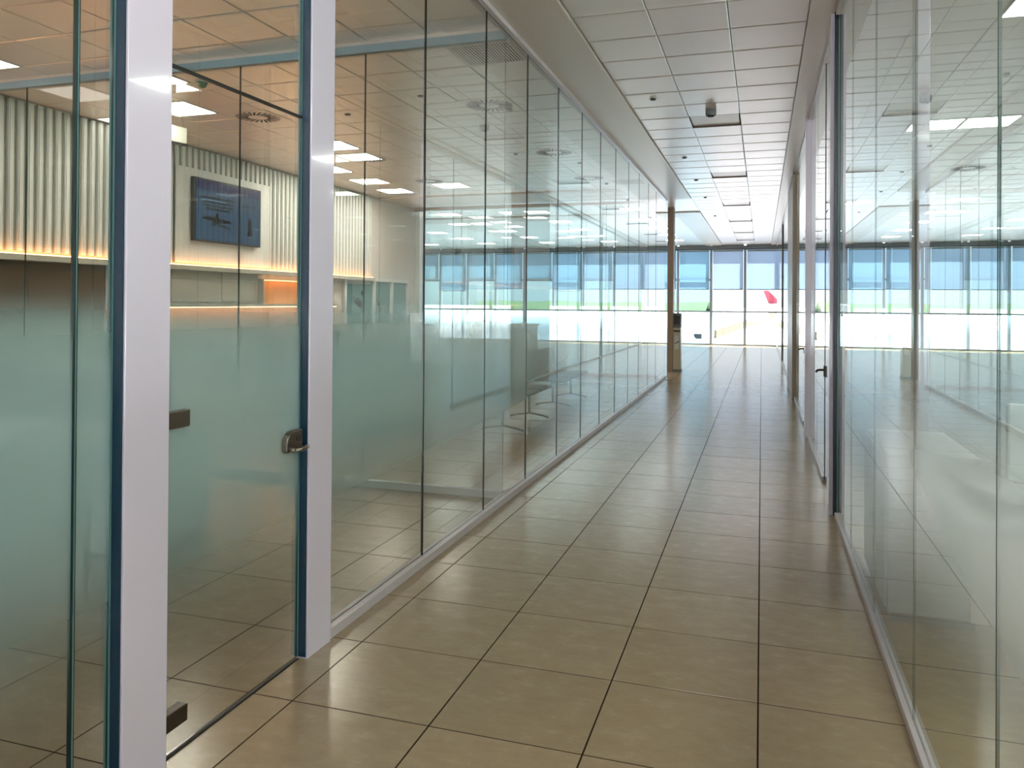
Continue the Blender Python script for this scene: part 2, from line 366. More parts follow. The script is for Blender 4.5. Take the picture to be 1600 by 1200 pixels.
# ------------------------------------------------------------------ right glass wall
RX = .56
wr = struct('wall_right', 'right glass wall of the corridor, reflective with a frosted band', 'glass wall')
rj = [-4.4, -3.3, -2.2, -1.1, 0.0, 1.1, 2.21, 3.31, 4.41, 5.50, 6.42]
for a, b in zip(rj, rj[1:]): pane(wr, RX, a+.003, b-.003, .04, ZT, G_RIGHT)
for a in rj[1:-1]: box('joint_seal', (RX-.002, a-.0025, .04), (RX+.002, a+.0025, ZT), SEAL, wr)
for a, b in ((7.72, 8.8), (8.8, 10.0), (11.25, 12.7), (12.7, 14.2), (16.8, 18.8), (18.8, 20.9), (20.9, 23.0), (23.08, 25.2), (25.2, 27.3), (27.3, 29.4), (29.4, 31.3)):
    pane(wr, RX, a+.005, b-.005, .04, ZT, G_RIGHT if b < 14.3 else G_CLEAR)
for a, b in ((-4.4, 6.42), (7.72, 10.0), (11.25, 14.2), (16.8, 31.3)):
    box('base_track', (.535, a, 0), (.59, b, .04), TRACK, wr, bevel=.002)
    box('top_track', (.53, a, ZT), (.59, b, 3.87), TRACK, wr)
for a, b in ((6.50, 6.70), (10.02, 10.22)): box('post', (.50, a, 0), (.566, b, 3.87), WHITE, wr, bevel=.003)
box('post', (.53, 23.0, 0), (.59, 23.07, 3.87), GREY, wr)
box('solid_panel', (.50, 14.2, 0), (.567, 16.8, 3.87), LIFT, wr, bevel=.004)
box('gasket', (.552, 6.43, .01), (.570, 6.49, 3.86), EDGE_L, wr)
box('gasket', (.552, 10.225, .01), (.566, 10.25, 3.86), SEAL, wr)
for a, x0, x1 in ((6.44, .525, .551), (7.70, .552, .568), (11.235, .552, .568)): box('gasket', (x0, a, .01), (x1, a+.02, 3.86), mat('black_gasket', lin((10, 22, 32)), .3), wr)
for n_, (a, b) in ((2, (6.705, 7.695)), (3, (10.26, 11.23))):
    d = struct('door_%d' % n_, 'glass door with steel lever in the right wall, %s white post' % ('beside the nearer' if n_ == 2 else 'beyond the farther'), 'door')
    pane(d, RX, a+.005, b-.005, .012, 2.45, G_RIGHT, 'door_leaf'); pane(d, RX, a+.005, b-.005, 2.462, ZT, G_CLEAR, 'transom_pane')
    box('transom_gap', (RX-.008, a, 2.451), (RX+.008, b, 2.461), SEAL, d); box('top_track', (.53, a, ZT), (.59, b, 3.87), TRACK, d)
    for z in (.1, 1.165): box('hinge', (RX-.022, a+.01, z), (RX+.022, a+.12, z+.06), METAL, d, bevel=.004)
    lk = box('lock_case', (RX-.02, b-.09, .96), (RX+.02, b-.012, 1.06), DARKM, d, bevel=.006)
    for s in (-1, 1):
        bm = bmesh.new(); tube(bm, [(RX, b-.03, 1.02), (RX+s*.045, b-.03, 1.022), (RX+s*.075, b-.04, 1.018), (RX+s*.085, b-.12, 1.012)], .010)
        obj('lever', bm, DARKM, lk)

# ------------------------------------------------------------------ other walls
wb = struct('wall_far_left', 'ribbed white feature wall with warm light strip and counter recess', 'wall')
BX = -8.1
box('wall_body', (BX-.3, -5.0, 0), (BX, 17.75, 3.9), WALLW, wb)
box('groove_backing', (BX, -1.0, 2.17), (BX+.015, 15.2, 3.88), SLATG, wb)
bm = bmesh.new(); addbox(bm, (0, 0, 2.17), (.045, .068, 3.88)); bmesh.ops.bevel(bm, geom=[e for e in bm.edges if abs(e.verts[0].co.z-e.verts[1].co.z) > 1 and e.verts[0].co.x > .01], offset=.012, segments=2, affect='EDGES')
s_full = mesh('slat', bm, SLATM)
bm = bmesh.new(); addbox(bm, (0, 0, 3.58), (.045, .068, 3.88)); s_top = mesh('slat_short', bm, SLATM)
y = -1.0
while y < 15.15:
    obj('slat', s_top if 9.25 < y < 11.5 else s_full, parent=wb, loc=(BX+.012, y, 0)); y += .125
box('smooth_panel', (BX, 9.25, 2.17), (BX+.05, 11.55, 3.58), SLATM, wb)
box('ledge', (BX, -1.0, 2.06), (BX+.14, 15.2, 2.13), TAUPE, wb)
box('led_strip', (BX+.06, -1.0, 2.131), (BX+.10, 15.2, 2.14), LEDW, wb)
for k in range(8):
    box('veneer_panel', (BX, -1.0+1.13*k, .1), (BX+.02, -1.0+1.13*k+1.122, 2.055), WOOD if k < 8 else TAUPE, wb)
for (a, b) in ((8.1, 9.2), (9.21, 10.3), (10.31, 11.2)):
    box('taupe_panel', (BX, a, 1.60), (BX+.03, b-.008, 1.93), TAUPE, wb); box('taupe_panel', (BX, a, 1.94), (BX+.03, b-.008, 2.055), TAUPE, wb)
box('taupe_panel', (BX, 11.2, 1.98), (BX+.03, 15.2, 2.055), TAUPE, wb)
box('niche_back', (BX, 11.3, 1.56), (BX+.008, 12.75, 1.97), ORANGE, wb)
for y in (11.25, 12.75): box('niche_side', (BX, y, 1.56), (BX+.12, y+.03, 1.98), TAUPE, wb)
box('led_strip', (BX+.09, 11.3, 1.962), (BX+.11, 12.74, 1.97), mat('niche_led', (1, .6, .3), emit=(1, .42, .16), es=9), wb)
box('shelf', (BX, 8.1, 1.52), (BX+.16, 13.6, 1.555), TAUPE, wb)
box('led_strip', (BX+.10, 8.1, 1.508), (BX+.13, 13.6, 1.518), mat('shelf_led', (1, .55, .3), emit=(1, .42, .18), es=12), wb)
box('end_post', (BX-.02, 17.5, 0), (BX+.12, 17.78, 3.87), SOFF, wb)
def rib(n, a, b, m, lbl, cat='wall'):
    o = box(n, a, b, m); o['label'] = lbl; o['category'] = cat; o['kind'] = 'structure'; return o
wbk = struct('wall_back_added', 'added unseen glazed wall behind the viewpoint for daylight, with white frame', 'glass wall')  # made-up glazing out of view, lets daylight up onto the ceiling
for k in range(13):
    a = -8.3+k*1.35; box('mullion', (a-.04, -5.3, 0), (a+.04, -5.1, 3.9), WHITE, wbk); pane_y(wbk, -5.2, a+.04, a+1.31, .1, 3.8, G_OUT)
for z in (0, 3.8): box('rail', (-8.3, -5.3, z), (9.3, -5.1, z+.1), WHITE, wbk)
wor = struct('wall_outer_right_added', 'unseen outer wall far to the right, its glazing added for daylight', 'glass wall')  # near stretch glazed only to bring in daylight, never in view
box('solid_wall', (9.3, 8.44, 0), (9.45, 31.4, 3.9), WALLW, wor)
for k in range(10):
    a = -5.1+k*1.35; box('mullion', (9.3, a-.04, 0), (9.45, a+.04, 3.9), WHITE, wor)
    bm = bmesh.new(); addbox(bm, (9.38, a+.04, .1), (9.39, a+1.31, 3.8)); obj('glass_pane', bm, G_BACK, wor)
for z in (0, 3.8): box('rail', (9.3, -5.1, z), (9.45, 8.44, z+.1), WHITE, wor)
rib('wall_hall_left', (-19, 17.8, 0), (-18.8, 31.4, 3.9), WALLW, 'white side wall at the far left end of the hall')
rib('wall_hall_back', (-18.8, 17.6, 0), (-8.4, 17.8, 3.9), WALLW, 'white wall turning left behind the ribbed wall')

# framed glazed opening in the ribbed wall
dc = thing('display_window', 'white framed display window with dark seats and goods inside, beside the ribbed wall', 'display window', (BX, 14.05, 1.0))
y0, y1 = 0, 3.0
box('backing', (.004, 0, 0), (.02, 3.0, 1.13), mat('teal_interior', lin((110, 150, 150)), .5), dc)
for a, b, c, d in ((0, 3.0, 1.05, 1.13), (0, 3.0, 0, .05)): box('frame_rail', (0, a, c), (.07, b, d), PWHITE, dc)
for a in (0, 1.25, 2.1, 2.94): box('frame_stile', (0, a, .05), (.07, a+.07, 1.05), PWHITE, dc)
box('dark_panel', (.021, .07, .05), (.03, .36, 1.05), mat('deep_teal', lin((30, 90, 95)), .4), dc)
random.seed(3)
for k in range(9):
    y = random.uniform(.45, 1.9); y = y if not 1.15 < y < 1.33 else 1.5
    z = random.uniform(.15, .8); bm = bmesh.new()
    bmesh.ops.create_icosphere(bm, subdivisions=2, radius=random.uniform(.05, .1), matrix=Matrix.Translation((.045, y, z)) @ Matrix.Diagonal((.25, 1.2, .8, 1)))
    obj('display_item', bm, BLACK if k % 2 else GREY, dc)

# television on the ribbed wall
tv = thing('television', 'wide flat screen on the ribbed wall showing a dark blue flight map', 'television', (BX+.06, 9.55, 2.50))
tvb = box('casing', (0, 0, 0), (.07, 1.60, .95), BLACK, tv, bevel=.006)
def em(n, c, s): return mat(n, tuple(q*.1 for q in c), .35, emit=c, es=s, spec=.2)
SB = em('screen_blue', lin((38, 68, 98)), .75); SN = em('screen_navy', lin((14, 26, 84)), .55); SK = em('screen_ink', lin((4, 10, 20)), .2); SLt = em('screen_pale', lin((110, 150, 170)), 1.0)
box('screen', (.07, .03, .03), (.073, 1.57, .92), SB, tv)
box('screen_header', (.0731, .03, .78), (.0745, 1.57, .92), SN, tv)
for k, (a, b, z) in enumerate(((.12, .90, .66), (.12, .86, .60), (.2, .88, .54), (.25, .8, .49), (1.08, 1.45, .62))):
    box('text_line', (.0731, a, z), (.0745, b, z+.026), SK, tv)
box('text_line', (.0731, .14, .63), (.0745, .7, .638), SLt, tv)
bm = bmesh.new()
def sil(pts): 
    a = [bm.verts.new((.0732, y, z)) for y, z in pts]; b = [bm.verts.new((.0748, y, z)) for y, z in pts]
    bm.faces.new(a); bm.faces.new(b)
    for k in range(len(pts)): bm.faces.new((a[k], a[(k+1) % len(pts)], b[(k+1) % len(pts)], b[k]))
sil([(.16, .36), (.22, .39), (.44, .385), (.47, .45), (.52, .45), (.53, .38), (.78, .36), (.86, .33), (.78, .31), (.60, .31), (.42, .25), (.36, .25), (.40, .32), (.20, .33)])
sil([(.50, .26), (.80, .22), (.86, .24), (.60, .29)])
obj('aircraft_shape', bm, SK, tv)
bm = bmesh.new(); sil([(1.22, .16), (1.38, .16), (1.35, .3), (1.34, .42), (1.27, .44), (1.24, .36), (1.26, .26)]); obj('figure_shape', bm, SK, tv)

# service counters in the left hall
for k, (a, b) in enumerate(((8.25, 11.0), (11.25, 13.6), (13.8, 17.0))):
    t = thing('service_counter', '%s white service counter behind the left glass wall' % ('nearest', 'middle', 'farthest')[k], 'counter', (-4.85, a, 0), 0, 'service counters')
    box('front_panel', (0, 0, .08), (.04, b-a, 1.10), PWHITE, t, bevel=.004); box('plinth', (-.05, .02, 0), (0.0, b-a-.02, .08), GREY, t)
    box('counter_top', (-.45, -.02, 1.10), (.08, b-a+.02, 1.14), TAUPE, t, bevel=.004); box('desk_top', (-.75, 0, .74), (-.05, b-a, .77), PWHITE, t)
    for yy in (0, b-a-.03): box('side_panel', (-.75, yy, 0), (0, yy+.03, .74), PWHITE, t)
    m = thing('computer_monitor', 'dark computer monitor on the %s service counter' % ('nearest', 'middle', 'farthest')[k], 'monitor', (-5.4, a+.9, .775), 0, 'monitors on the counters')
    box('foot', (-.1, -.12, 0), (.1, .12, .015), BLACK, m); box('stem', (-.01, -.025, .015), (.02, .025, .2), BLACK, m)
    box('casing', (-.02, -.27, .14), (.02, .27, .46), BLACK, m, bevel=.005); box('display', (-.024, -.25, .16), (-.02, .25, .44), GREY, m)

# waiting benches
def bench(x, y, lbl):
    t = thing('waiting_bench', lbl, 'bench', (x, y, 0), 0, 'beam seating in the left hall')
    bm = bmesh.new(); tube(bm, [(0, .15, .33), (0, 1.75, .33)], .03); obj('beam', bm, METAL, t)
    for yy in (.35, 1.55):
        bm = bmesh.new(); tube(bm, [(0, yy, .33), (0, yy, .06)], .022, 8); tube(bm, [(-.28, yy, .015), (-.2, yy, .04), (0, yy, .07), (.2, yy, .04), (.28, yy, .015)], .015, 8); obj('leg', bm, METAL, t)
    for k in range(3):
        y0 = .1+k*.6
        box('seat', (-.23, y0, .40), (.25, y0+.52, .44), FAB, t, bevel=.015)
        bm = bmesh.new(); addbox(bm, (-.27, y0, .46), (-.22, y0+.52, .86))
        for v in bm.verts:
            if v.co.z > .7: v.co.x -= .1
        obj('backrest', bm, FAB, t, bevel=.015)
bench(-3.1, 9.0, 'nearest charcoal beam seat bench with steel sled legs'); bench(-3.1, 11.5, 'charcoal beam seat bench behind the nearest one')
# desk in first left room
t = thing('office_desk', 'white desk with side cabinet behind the frosted left glass', 'desk', (-5.3, 3.65, 0))
box('desk_top', (0, 0, .72), (1.6, .75, .75), PWHITE, t, bevel=.003)
for (a, b) in ((.04, .04), (1.46, .04), (.04, .70)):
    bm = bmesh.new(); tube(bm, [(a, b, 0), (a+.03, b, .72)], .018, 8); obj('leg', bm, METAL, t)
pc = box('cabinet', (1.2, .26, .02), (1.58, .98, .71), PWHITE, t, bevel=.004)
for z in (.05, .27, .49): box('drawer_front', (1.58, .28, z), (1.60, .96, z+.2), PWHITE, pc, bevel=.003)
def office_chair(x, y, rz, lbl):
    t = thing('office_chair', lbl, 'chair', (x, y, 0), rz)
    for k in range(5):
        a = 2*math.pi*k/5; bm = bmesh.new(); tube(bm, [(0, 0, .10), (.28*math.cos(a), .28*math.sin(a), .07)], [.025, .016], 8)
        f = obj('base_arm', bm, BLACK, t); bm = bmesh.new(); tube(bm, [(.28*math.cos(a)-.012, .28*math.sin(a), .03), (.28*math.cos(a)+.012, .28*math.sin(a), .03)], .03, 10); obj('caster', bm, BLACK, f)
    bm = bmesh.new(); tube(bm, [(0, 0, .08), (0, 0, .44)], .025, 10); obj('gas_column', bm, METAL, t)
    box('seat', (-.24, -.24, .44), (.24, .24, .52), FAB, t, bevel=.03)
    bm = bmesh.new(); addbox(bm, (-.22, .20, .60), (.22, .26, 1.12)); obj('backrest', bm, FAB, t, bevel=.03)
    bm = bmesh.new(); tube(bm, [(0, .1, .46), (0, .29, .5), (0, .29, .8)], .018, 8); obj('back_support', bm, BLACK, t)
office_chair(-4.7, 4.9, math.radians(10), 'charcoal office chair pushed to the white desk in the left room')
office_chair(-5.7, 9.4, math.radians(95), 'charcoal office chair behind the nearest service counter')

# ------------------------------------------------------------------ brown post with kiosk, left hall kiosk
pt = box('pillar', (-2.14, 18.85, 0), (-2.0, 19.2, ZC), LIFT, bevel=.004); pt['label'] = 'slender brown pillar standing free at the end of the left glass wall'; pt['category'] = 'pillar'; pt['kind'] = 'structure'
def kiosk(x, y, w_, h, lbl, rz=0):
    t = thing('ticket_kiosk', lbl, 'kiosk', (x, y, 0), rz)
    box('base', (-w_/2-.01, -.02, 0), (w_/2+.01, .30, .05), GREY, t)
    box('body', (-w_/2, 0, .05), (w_/2, .28, h-.34), KBEIGE, t, bevel=.006)
    bm = bmesh.new(); addbox(bm, (-w_/2, .02, h-.34), (w_/2, .28, h))
    for v in bm.verts:
        if v.co.y < .1 and v.co.z > h-.1: v.co.y += .08
    hd = obj('head', bm, GREY, t, bevel=.004)
    box('screen', (-w_/2+.02, .035, h-.26), (w_/2-.02, .06, h-.06), BLACK, hd)
    box('slot', (-w_/2+.01, -.012, h-.44), (w_/2-.01, 0, h-.40), BLACK, t); box('paper_panel', (-w_/2+.03, -.008, h-.85), (w_/2-.03, 0, h-.52), PWHITE, t)
    bm = bmesh.new(); tube(bm, [(-.05, -.02, h-.72), (.05, -.02, h-.66)], .008, 8); obj('pull', bm, BLACK, t)
kiosk(-1.91, 18.86, .17, 1.38, 'slim beige ticket kiosk with dark screen beside the brown pillar')
kiosk(-3.86, 15.05, .26, 1.48, 'ticket kiosk with dark screen seen through the left glass wall', 0)
# glass screen closing the hall at Y 17.2
wh = struct('wall_hall', 'glass cross wall with door at the end of the left hall', 'glass wall')
hx = [-2.15, -3.3, -4.45, -5.6, -6.75, -7.96]
for a, b in zip(hx, hx[1:]): pane_y(wh, 17.2, b+.005, a-.005, .05, 3.80, G_CLEAR)
for a in hx[1:-1]: box('joint_seal', (a-.006, 17.194, .05), (a+.006, 17.206, 3.80), SEAL, wh)
box('base_track', (-7.96, 17.17, 0), (-2.15, 17.23, .05), TRACK, wh); box('top_track', (-7.96, 17.17, 3.80), (-2.15, 17.23, 3.87), SOFF, wh)
bm = bmesh.new(); tube(bm, [(-3.36, 17.19, 1.02), (-3.36, 17.13, 1.02), (-3.48, 17.12, 1.02)], .012, 8); obj('lever', bm, DARKM, wh)

# ------------------------------------------------------------------ right room things
t = thing('reception_desk', 'white panelled desk close behind the right glass wall', 'desk', (.78, 3.55, 0))
box('desk_top', (0, 0, .72), (1.7, .80, .75), PWHITE, t, bevel=.003)
for k in range(4): box('front_panel', (.03+.41*k, .03, .34), (.03+.41*k+.402, .05, .72), PWHITE if k % 2 else mat('rose_white', lin((220, 206, 204)), .4), t)
for x in (.6, 1.5):
    for y in (.1, .7):
        bm = bmesh.new(); tube(bm, [(x, y, 0), (x, y, .72)], .018, 8); obj('leg', bm, PWHITE, t)
t = thing('low_cabinet', 'low white cabinet against the right glass wall', 'cabinet', (.62, 4.40, 0))
box('body', (0, 0, .05), (.42, .85, .86), PWHITE, t, bevel=.004); box('plinth', (.02, .02, 0), (.40, .83, .05), GREY, t)
for y in (.02, .43): box('door', (-.015, y, .07), (0, y+.4, .84), PWHITE, t, bevel=.003)
t = thing('computer_monitor', 'white backed monitor turned away on the desk behind the right glass', 'monitor', (1.30, 3.95, .75))
box('foot', (-.12, -.1, 0), (.12, .1, .015), PWHITE, t); box('stem', (-.02, -.01, .015), (.02, .02, .15), PWHITE, t); box('casing', (-.27, -.02, .10), (.27, .02, .44), PWHITE, t, bevel=.01)
t = thing('paper_tray', 'tray of loose papers on the desk behind the right glass', 'paper tray', (.92, 3.7, .75), .2)
box('tray', (0, 0, 0), (.26, .34, .05), GREY, t, bevel=.004)
for k in range(4):
    s = box('paper_sheet', (.01, .01, 0), (.23, .31, .004), PWHITE, t); s.location = (.01*k, .004*k, .052+.006*k); s.rotation_euler = (0, 0, .06*(k-1))
t = thing('storage_box', 'plain white storage box with lid beside the monitor on the right desk', 'box', (1.75, 3.65, .75), -.1)
box('body', (0, 0, 0), (.34, .42, .24), PWHITE, t, bevel=.004); box('lid', (-.01, -.01, .21), (.35, .43, .27), PWHITE, t, bevel=.004)
o = box('trim_7', (.93, 5.56, 0), (1.02, 5.65, ZC), WHITE, bevel=.003); o['label'] = 'thin white steel post standing inside the right-hand room'; o['category'] = 'post'; o['kind'] = 'structure'
office_chair(1.9, 4.75, 2.8, 'charcoal office chair behind the white desk in the right room')

# ------------------------------------------------------------------ ceiling fittings
def light_panel(x, y, lbl, group, lm=None):
    t = thing('ceiling_light', lbl, 'ceiling light', (x, y, ZC), 0, group)
    bm = bmesh.new()
    for a, b in (((-.297, -.302, -.012), (.297, -.285, .03)), ((-.297, .285, -.012), (.297, .302, .03)), ((-.297, -.285, -.012), (-.28, .285, .03)), ((.28, -.285, -.012), (.297, .285, .03))): addbox(bm, a, b)
    obj('frame', bm, PWHITE, t); box('diffuser', (-.28, -.285, -.006), (.28, .285, .01), lm or LIT, t)
LLp_s = sorted(LLp, key=lambda p: p[1])
for k, (x, y) in enumerate(LLp_s): light_panel(x, y, 'lit square ceiling light over the left rooms, %s counting away from the camera' % ORD[k], 'lit panels over the left rooms', LITD if y < 6 or x < -7.5 else LITW)
for k, (x, y) in enumerate(sorted(HLp, key=lambda p: (round(p[0]), p[1]))): 
    r, c = divmod(k, 5); light_panel(x, y, 'lit square light in the far hall, row %s from the left, %s in it' % (ORD[r].replace('nearest', 'first'), ORD[c]), 'lit panels in the far hall')
for k, (x, y) in enumerate(sorted(RLp, key=lambda p: (p[1], p[0]))): light_panel(x, y, 'lit square ceiling light over the right rooms, %s counting away from the camera' % ORD[k], 'lit panels over the right rooms')
for k, (x, y) in enumerate(CLp): light_panel(x, y, 'added fill light panel over the corridor behind the viewpoint, %s one' % ORD[2-k], 'added fill panels behind the viewpoint')
for k, (x, y) in enumerate(UNp):
    t = thing('ceiling_light', 'unlit recessed square light in the middle ceiling bay, %s along the corridor' % ORD[k], 'ceiling light', (x, y, ZC), 0, 'unlit recessed lights of the corridor')
    bm = bmesh.new()
    addbox(bm, (-.3, .280, -.010), (.3, .304, .08)); obj('dark_edge', bm, mat('bronze_frame', lin((96, 72, 62)), .4) if k == 0 else bpy.data.materials['bronze_frame'], t)
    box('diffuser', (-.285, -.285, .006), (.285, .275, .02), SOFF, t)
def diffuser(x, y, lbl):
    t = thing('air_diffuser', lbl, 'air diffuser', (x, y, ZC), 0, 'swirl air diffusers')
    bm = bmesh.new(); addbox(bm, (-.297, -.302, -.011), (.297, .302, -.0055)); obj('plate', bm, CTILE, t)
    bm = bmesh.new(); tube(bm, [(0, 0, -.014), (0, 0, -.011)], .285, 40); obj('disc', bm, CTILE, t)
    bm = bmesh.new(); tube(bm, [(0, 0, -.019), (0, 0, -.014)], .10, 32); obj('hub', bm, CTILE, t)
    bm = bmesh.new()
    addbox(bm, (-.011, 0, -.0155), (.011, .15, -.013)); 
    for v in bm.verts:
        if v.co.y > .1: v.co.x *= 1.3
    sm = mesh('slot', bm, mat('slot_black', (.004, .004, .004), 1, spec=0) if 'slot_black' not in bpy.data.materials else bpy.data.materials['slot_black'])
    for k in range(24):
        a = 2*math.pi*k/24; s = obj('slot', sm, parent=t); s.location = (.12*math.cos(a), .12*math.sin(a), 0); s.rotation_euler = (0, 0, a-math.pi/2+.35)
for k, (x, y) in enumerate(DFp):
    diffuser(x, y, ['round swirl air diffuser nearest behind the left glass wall', 'swirl diffuser by the lit panel near the television', 'second swirl diffuser along the left glass wall', 'second swirl diffuser along the ribbed wall', 'third swirl diffuser along the left glass wall', 'third swirl diffuser along the ribbed wall', 'swirl diffuser in the ceiling of the right room'][k])
for k, (x, y) in enumerate(GRp):
    t = thing('return_air_grille', ['square slatted return grille beside the top of the left glass wall, near one', 'square slatted return grille beside the left glass wall, far one'][k], 'air grille', (x, y, ZC), 0, 'return air grilles')
    box('backing', (-.29, -.295, .0), (.29, .295, .03), bpy.data.materials['slot_black'], t)
    bm = bmesh.new()
    for a, b in (((-.297, -.302, -.006), (.297, -.28, .02)), ((-.297, .28, -.006), (.297, .302, .02)), ((-.297, -.28, -.006), (-.285, .28, .02)), ((.285, -.28, -.006), (.297, .28, .02))): addbox(bm, a, b)
    obj('frame', bm, CTILE, t)
    bm = bmesh.new(); addbox(bm, (-.006, -.28, -.004), (.006, .28, -.002)); bl = mesh('blade', bm, CTILE)
    for q in range(20): obj('blade', bl, parent=t, loc=(-.27+.0284*q, 0, 0))
for k, (x, y) in enumerate(((-1.16, 8.75), (-1.16, 12.43), (-1.16, 14.75), (-1.16, 17.2), (-1.16, 20.92), (-3.6, 7.9), (-3.6, 11.42), (-4.8, 8.43))):
    t = thing('ceiling_sensor', ('small round ceiling sprinkler over the corridor, %s from the camera' % ORD[k]) if k < 5 else ['small round ceiling sprinkler by the cross partition in the left hall', 'small round ceiling sprinkler farther along the left hall', 'small round ceiling sprinkler towards the ribbed wall'][k-5], 'sprinkler', (x, y, ZC), 0, 'small ceiling sprinklers')
    bm = bmesh.new(); tube(bm, [(0, 0, 0), (0, 0, -.006)], .05, 20); obj('rosette', bm, PWHITE, t)
    bm = bmesh.new(); tube(bm, [(0, 0, -.006), (0, 0, -.022)], .03, 14); obj('nozzle', bm, BLACK, t)
t = thing('smoke_detector', 'cylindrical grey smoke detector under the middle ceiling bay', 'smoke detector', (-.58, 9.47, ZC))
bm = bmesh.new(); tube(bm, [(0, 0, 0), (0, 0, -.05), (0, 0, -.07)], [.062, .062, .055], 24); obj('housing', bm, GREY, t)
bm = bmesh.new(); tube(bm, [(0, 0, -.07), (0, 0, -.085)], [.04, .03], 20); obj('chamber', bm, BLACK, t)
t = thing('ceiling_camera', 'small green-tinted dome on the ceiling by the lit panels', 'dome camera', (-5.55, 6.75, ZC))
bm = bmesh.new(); tube(bm, [(0, 0, 0), (0, 0, -.02)], .07, 20); obj('mount', bm, PWHITE, t)
bm = bmesh.new(); tube(bm, [(0, 0, -.02), (0, 0, -.045), (0, 0, -.065), (0, 0, -.075)], [.055, .05, .035, .01], 20); obj('dome', bm, mat('green_dome', lin((60, 130, 100)), .15), t)
t = thing('ceiling_sign', 'small square grey sign box hanging from the ceiling before the ribbed wall', 'sign box', (-6.97, 7.78, ZC), math.radians(-8))
box('face', (0, 0, -.32), (.025, .34, -.12), SLATG, t, bevel=.004); box('dark_base', (-.01, -.005, -.345), (.035, .345, -.32), BLACK, t)  # black strip along the bottom of the sign box
bm = bmesh.new()
for y in (.06, .28): tube(bm, [(.012, y, -.12), (.012, y, -.004)], .006, 8)
obj('hanger', bm, METAL, t)

# ------------------------------------------------------------------ far facade: one window per bay, roller blinds
YF = 31.5; MUL = mat('blue_grey_mullion', lin((150, 165, 178)), .4); DKL = mat('dark_head_rail', lin((60, 80, 92)), .4)
def blind_mat(name, c):
    m = bpy.data.materials.new(name); m.use_nodes = True; nt = m.node_tree; nt.nodes.clear()
    o = N(m, 'ShaderNodeOutputMaterial'); t = N(m, 'ShaderNodeBsdfTranslucent'); t.inputs[0].default_value = (*c, 1)
    d = N(m, 'ShaderNodeBsdfDiffuse'); d.inputs[0].default_value = (*lin((200, 208, 220)), 1)
    tr = N(m, 'ShaderNodeBsdfTransparent'); x = N(m, 'ShaderNodeMixShader'); x.inputs[0].default_value = .75
    nt.links.new(d.outputs[0], x.inputs[1]); nt.links.new(t.outputs[0], x.inputs[2])
    y = N(m, 'ShaderNodeMixShader'); y.inputs[0].default_value = .03; nt.links.new(x.outputs[0], y.inputs[1]); nt.links.new(tr.outputs[0], y.inputs[2]); nt.links.new(y.outputs[0], o.inputs[0])
    return m
BF = blind_mat('blue_grey_blind_fabric', (.42, .49, .57)); BFL = blind_mat('cyan_blind_fabric', (.40, .50, .56))
nb = 0
x = -.61+1.27*8
bays = []
while x > -18.5:
    bays.append((x-1.27, x)); x -= 1.27
PT = {}
for k, (a, b) in enumerate(bays):
    wnd = struct('window_%d' % (k+1), 'tall far facade window, %s bay counted from the right end' % ORD[k].replace('nearest', 'first'), 'window')
    left = b < -1.8
    box('mullion', (a-.05, YF-.06, 0), (a+.05, YF+.08, 3.86), MUL, wnd)
    box('sill', (a+.05, YF-.05, 0), (b-.05, YF+.06, .05), MUL, wnd)
    box('transom', (a+.05, YF-.03, 1.27), (b-.05, YF+.05, 1.33), MUL, wnd)
    box('head', (a+.05, YF-.06, 3.70), (b-.05, YF+.08, 4.02), MUL, wnd)
    box('head_line', (a-.05, YF-.10, 3.70), (b-.05, YF-.06, 3.735), DKL, wnd)
    zz = [.05, 1.27, 1.33, 3.70]
    if left: box('transom', (a+.05, YF-.03, 2.50), (b-.05, YF+.05, 2.58), MUL, wnd)
    def py(z0, z1):
        bm = bmesh.new(); addbox(bm, (a+.05, YF, z0), (b-.05, YF+.01, z1), faces=(1, 1, 0, 1, 1, 1)); obj('glass_pane', bm, [G_OUTL if left else G_OUT, G_BACK], wnd)
    py(.05, 1.27); py(1.33, 2.50) if left else py(1.33, 3.70)
    if left: py(2.58, 3.70)
    zb = 2.18 if b > -1.9 else (2.2 if k % 3 else 2.65)
    if b < -3.2: zb = [2.62, 2.1, 2.62, 2.2][k % 4]
    t = thing('roller_blind', 'blue grey roller blind drawn part way, %s bay counted from the right end' % ORD[k].replace('nearest', 'first'), 'blind', (a+.07, YF-.14, 0), 0, 'roller blinds of the far windows')
    ww = (b-a)-.14
    bm = bmesh.new(); tube(bm, [(0, .0, 3.66), (ww, .0, 3.66)], .035, 10); obj('roller', bm, MUL, t)
    box('fabric', (0, .03, zb), (ww, .033, 3.66), BF if not left else BFL, t); box('bottom_bar', (0, .022, zb-.03), (ww, .042, zb), MUL, t)
box('parapet', (-19, YF-.02, -.2), (10.5, YF+.2, 0), MUL, floor)

# ------------------------------------------------------------------ outdoors
GZ = -5.0
o = box('apron', (-900, -400, GZ-1), (900, 1400, GZ), mat('pale_concrete', lin((230, 229, 234)), .8, bump=(.5, .1))); o['label'] = 'pale sunlit concrete apron outside the far windows'; o['category'] = 'ground'; o['kind'] = 'structure'
bm = bmesh.new()
for k in range(12):
    x0 = -232+k*16; h0 = 1.5+1.5*math.sin(k*1.7)+1.0*math.sin(k*.6)+3; h1 = 1.5+1.5*math.sin((k+1)*1.7)+1.0*math.sin((k+1)*.6)+3
    v = [bm.verts.new(p) for p in ((x0, 600, GZ), (x0+16, 600, GZ), (x0+16, 640, GZ+5.5+h1*.4), (x0, 640, GZ+5.5+h0*.4), (x0+16, 700, GZ), (x0, 700, GZ))]
    bm.faces.new(v[:4]); bm.faces.new((v[3], v[2], v[4], v[5]))
bmesh.ops.remove_doubles(bm, verts=bm.verts, dist=.01)
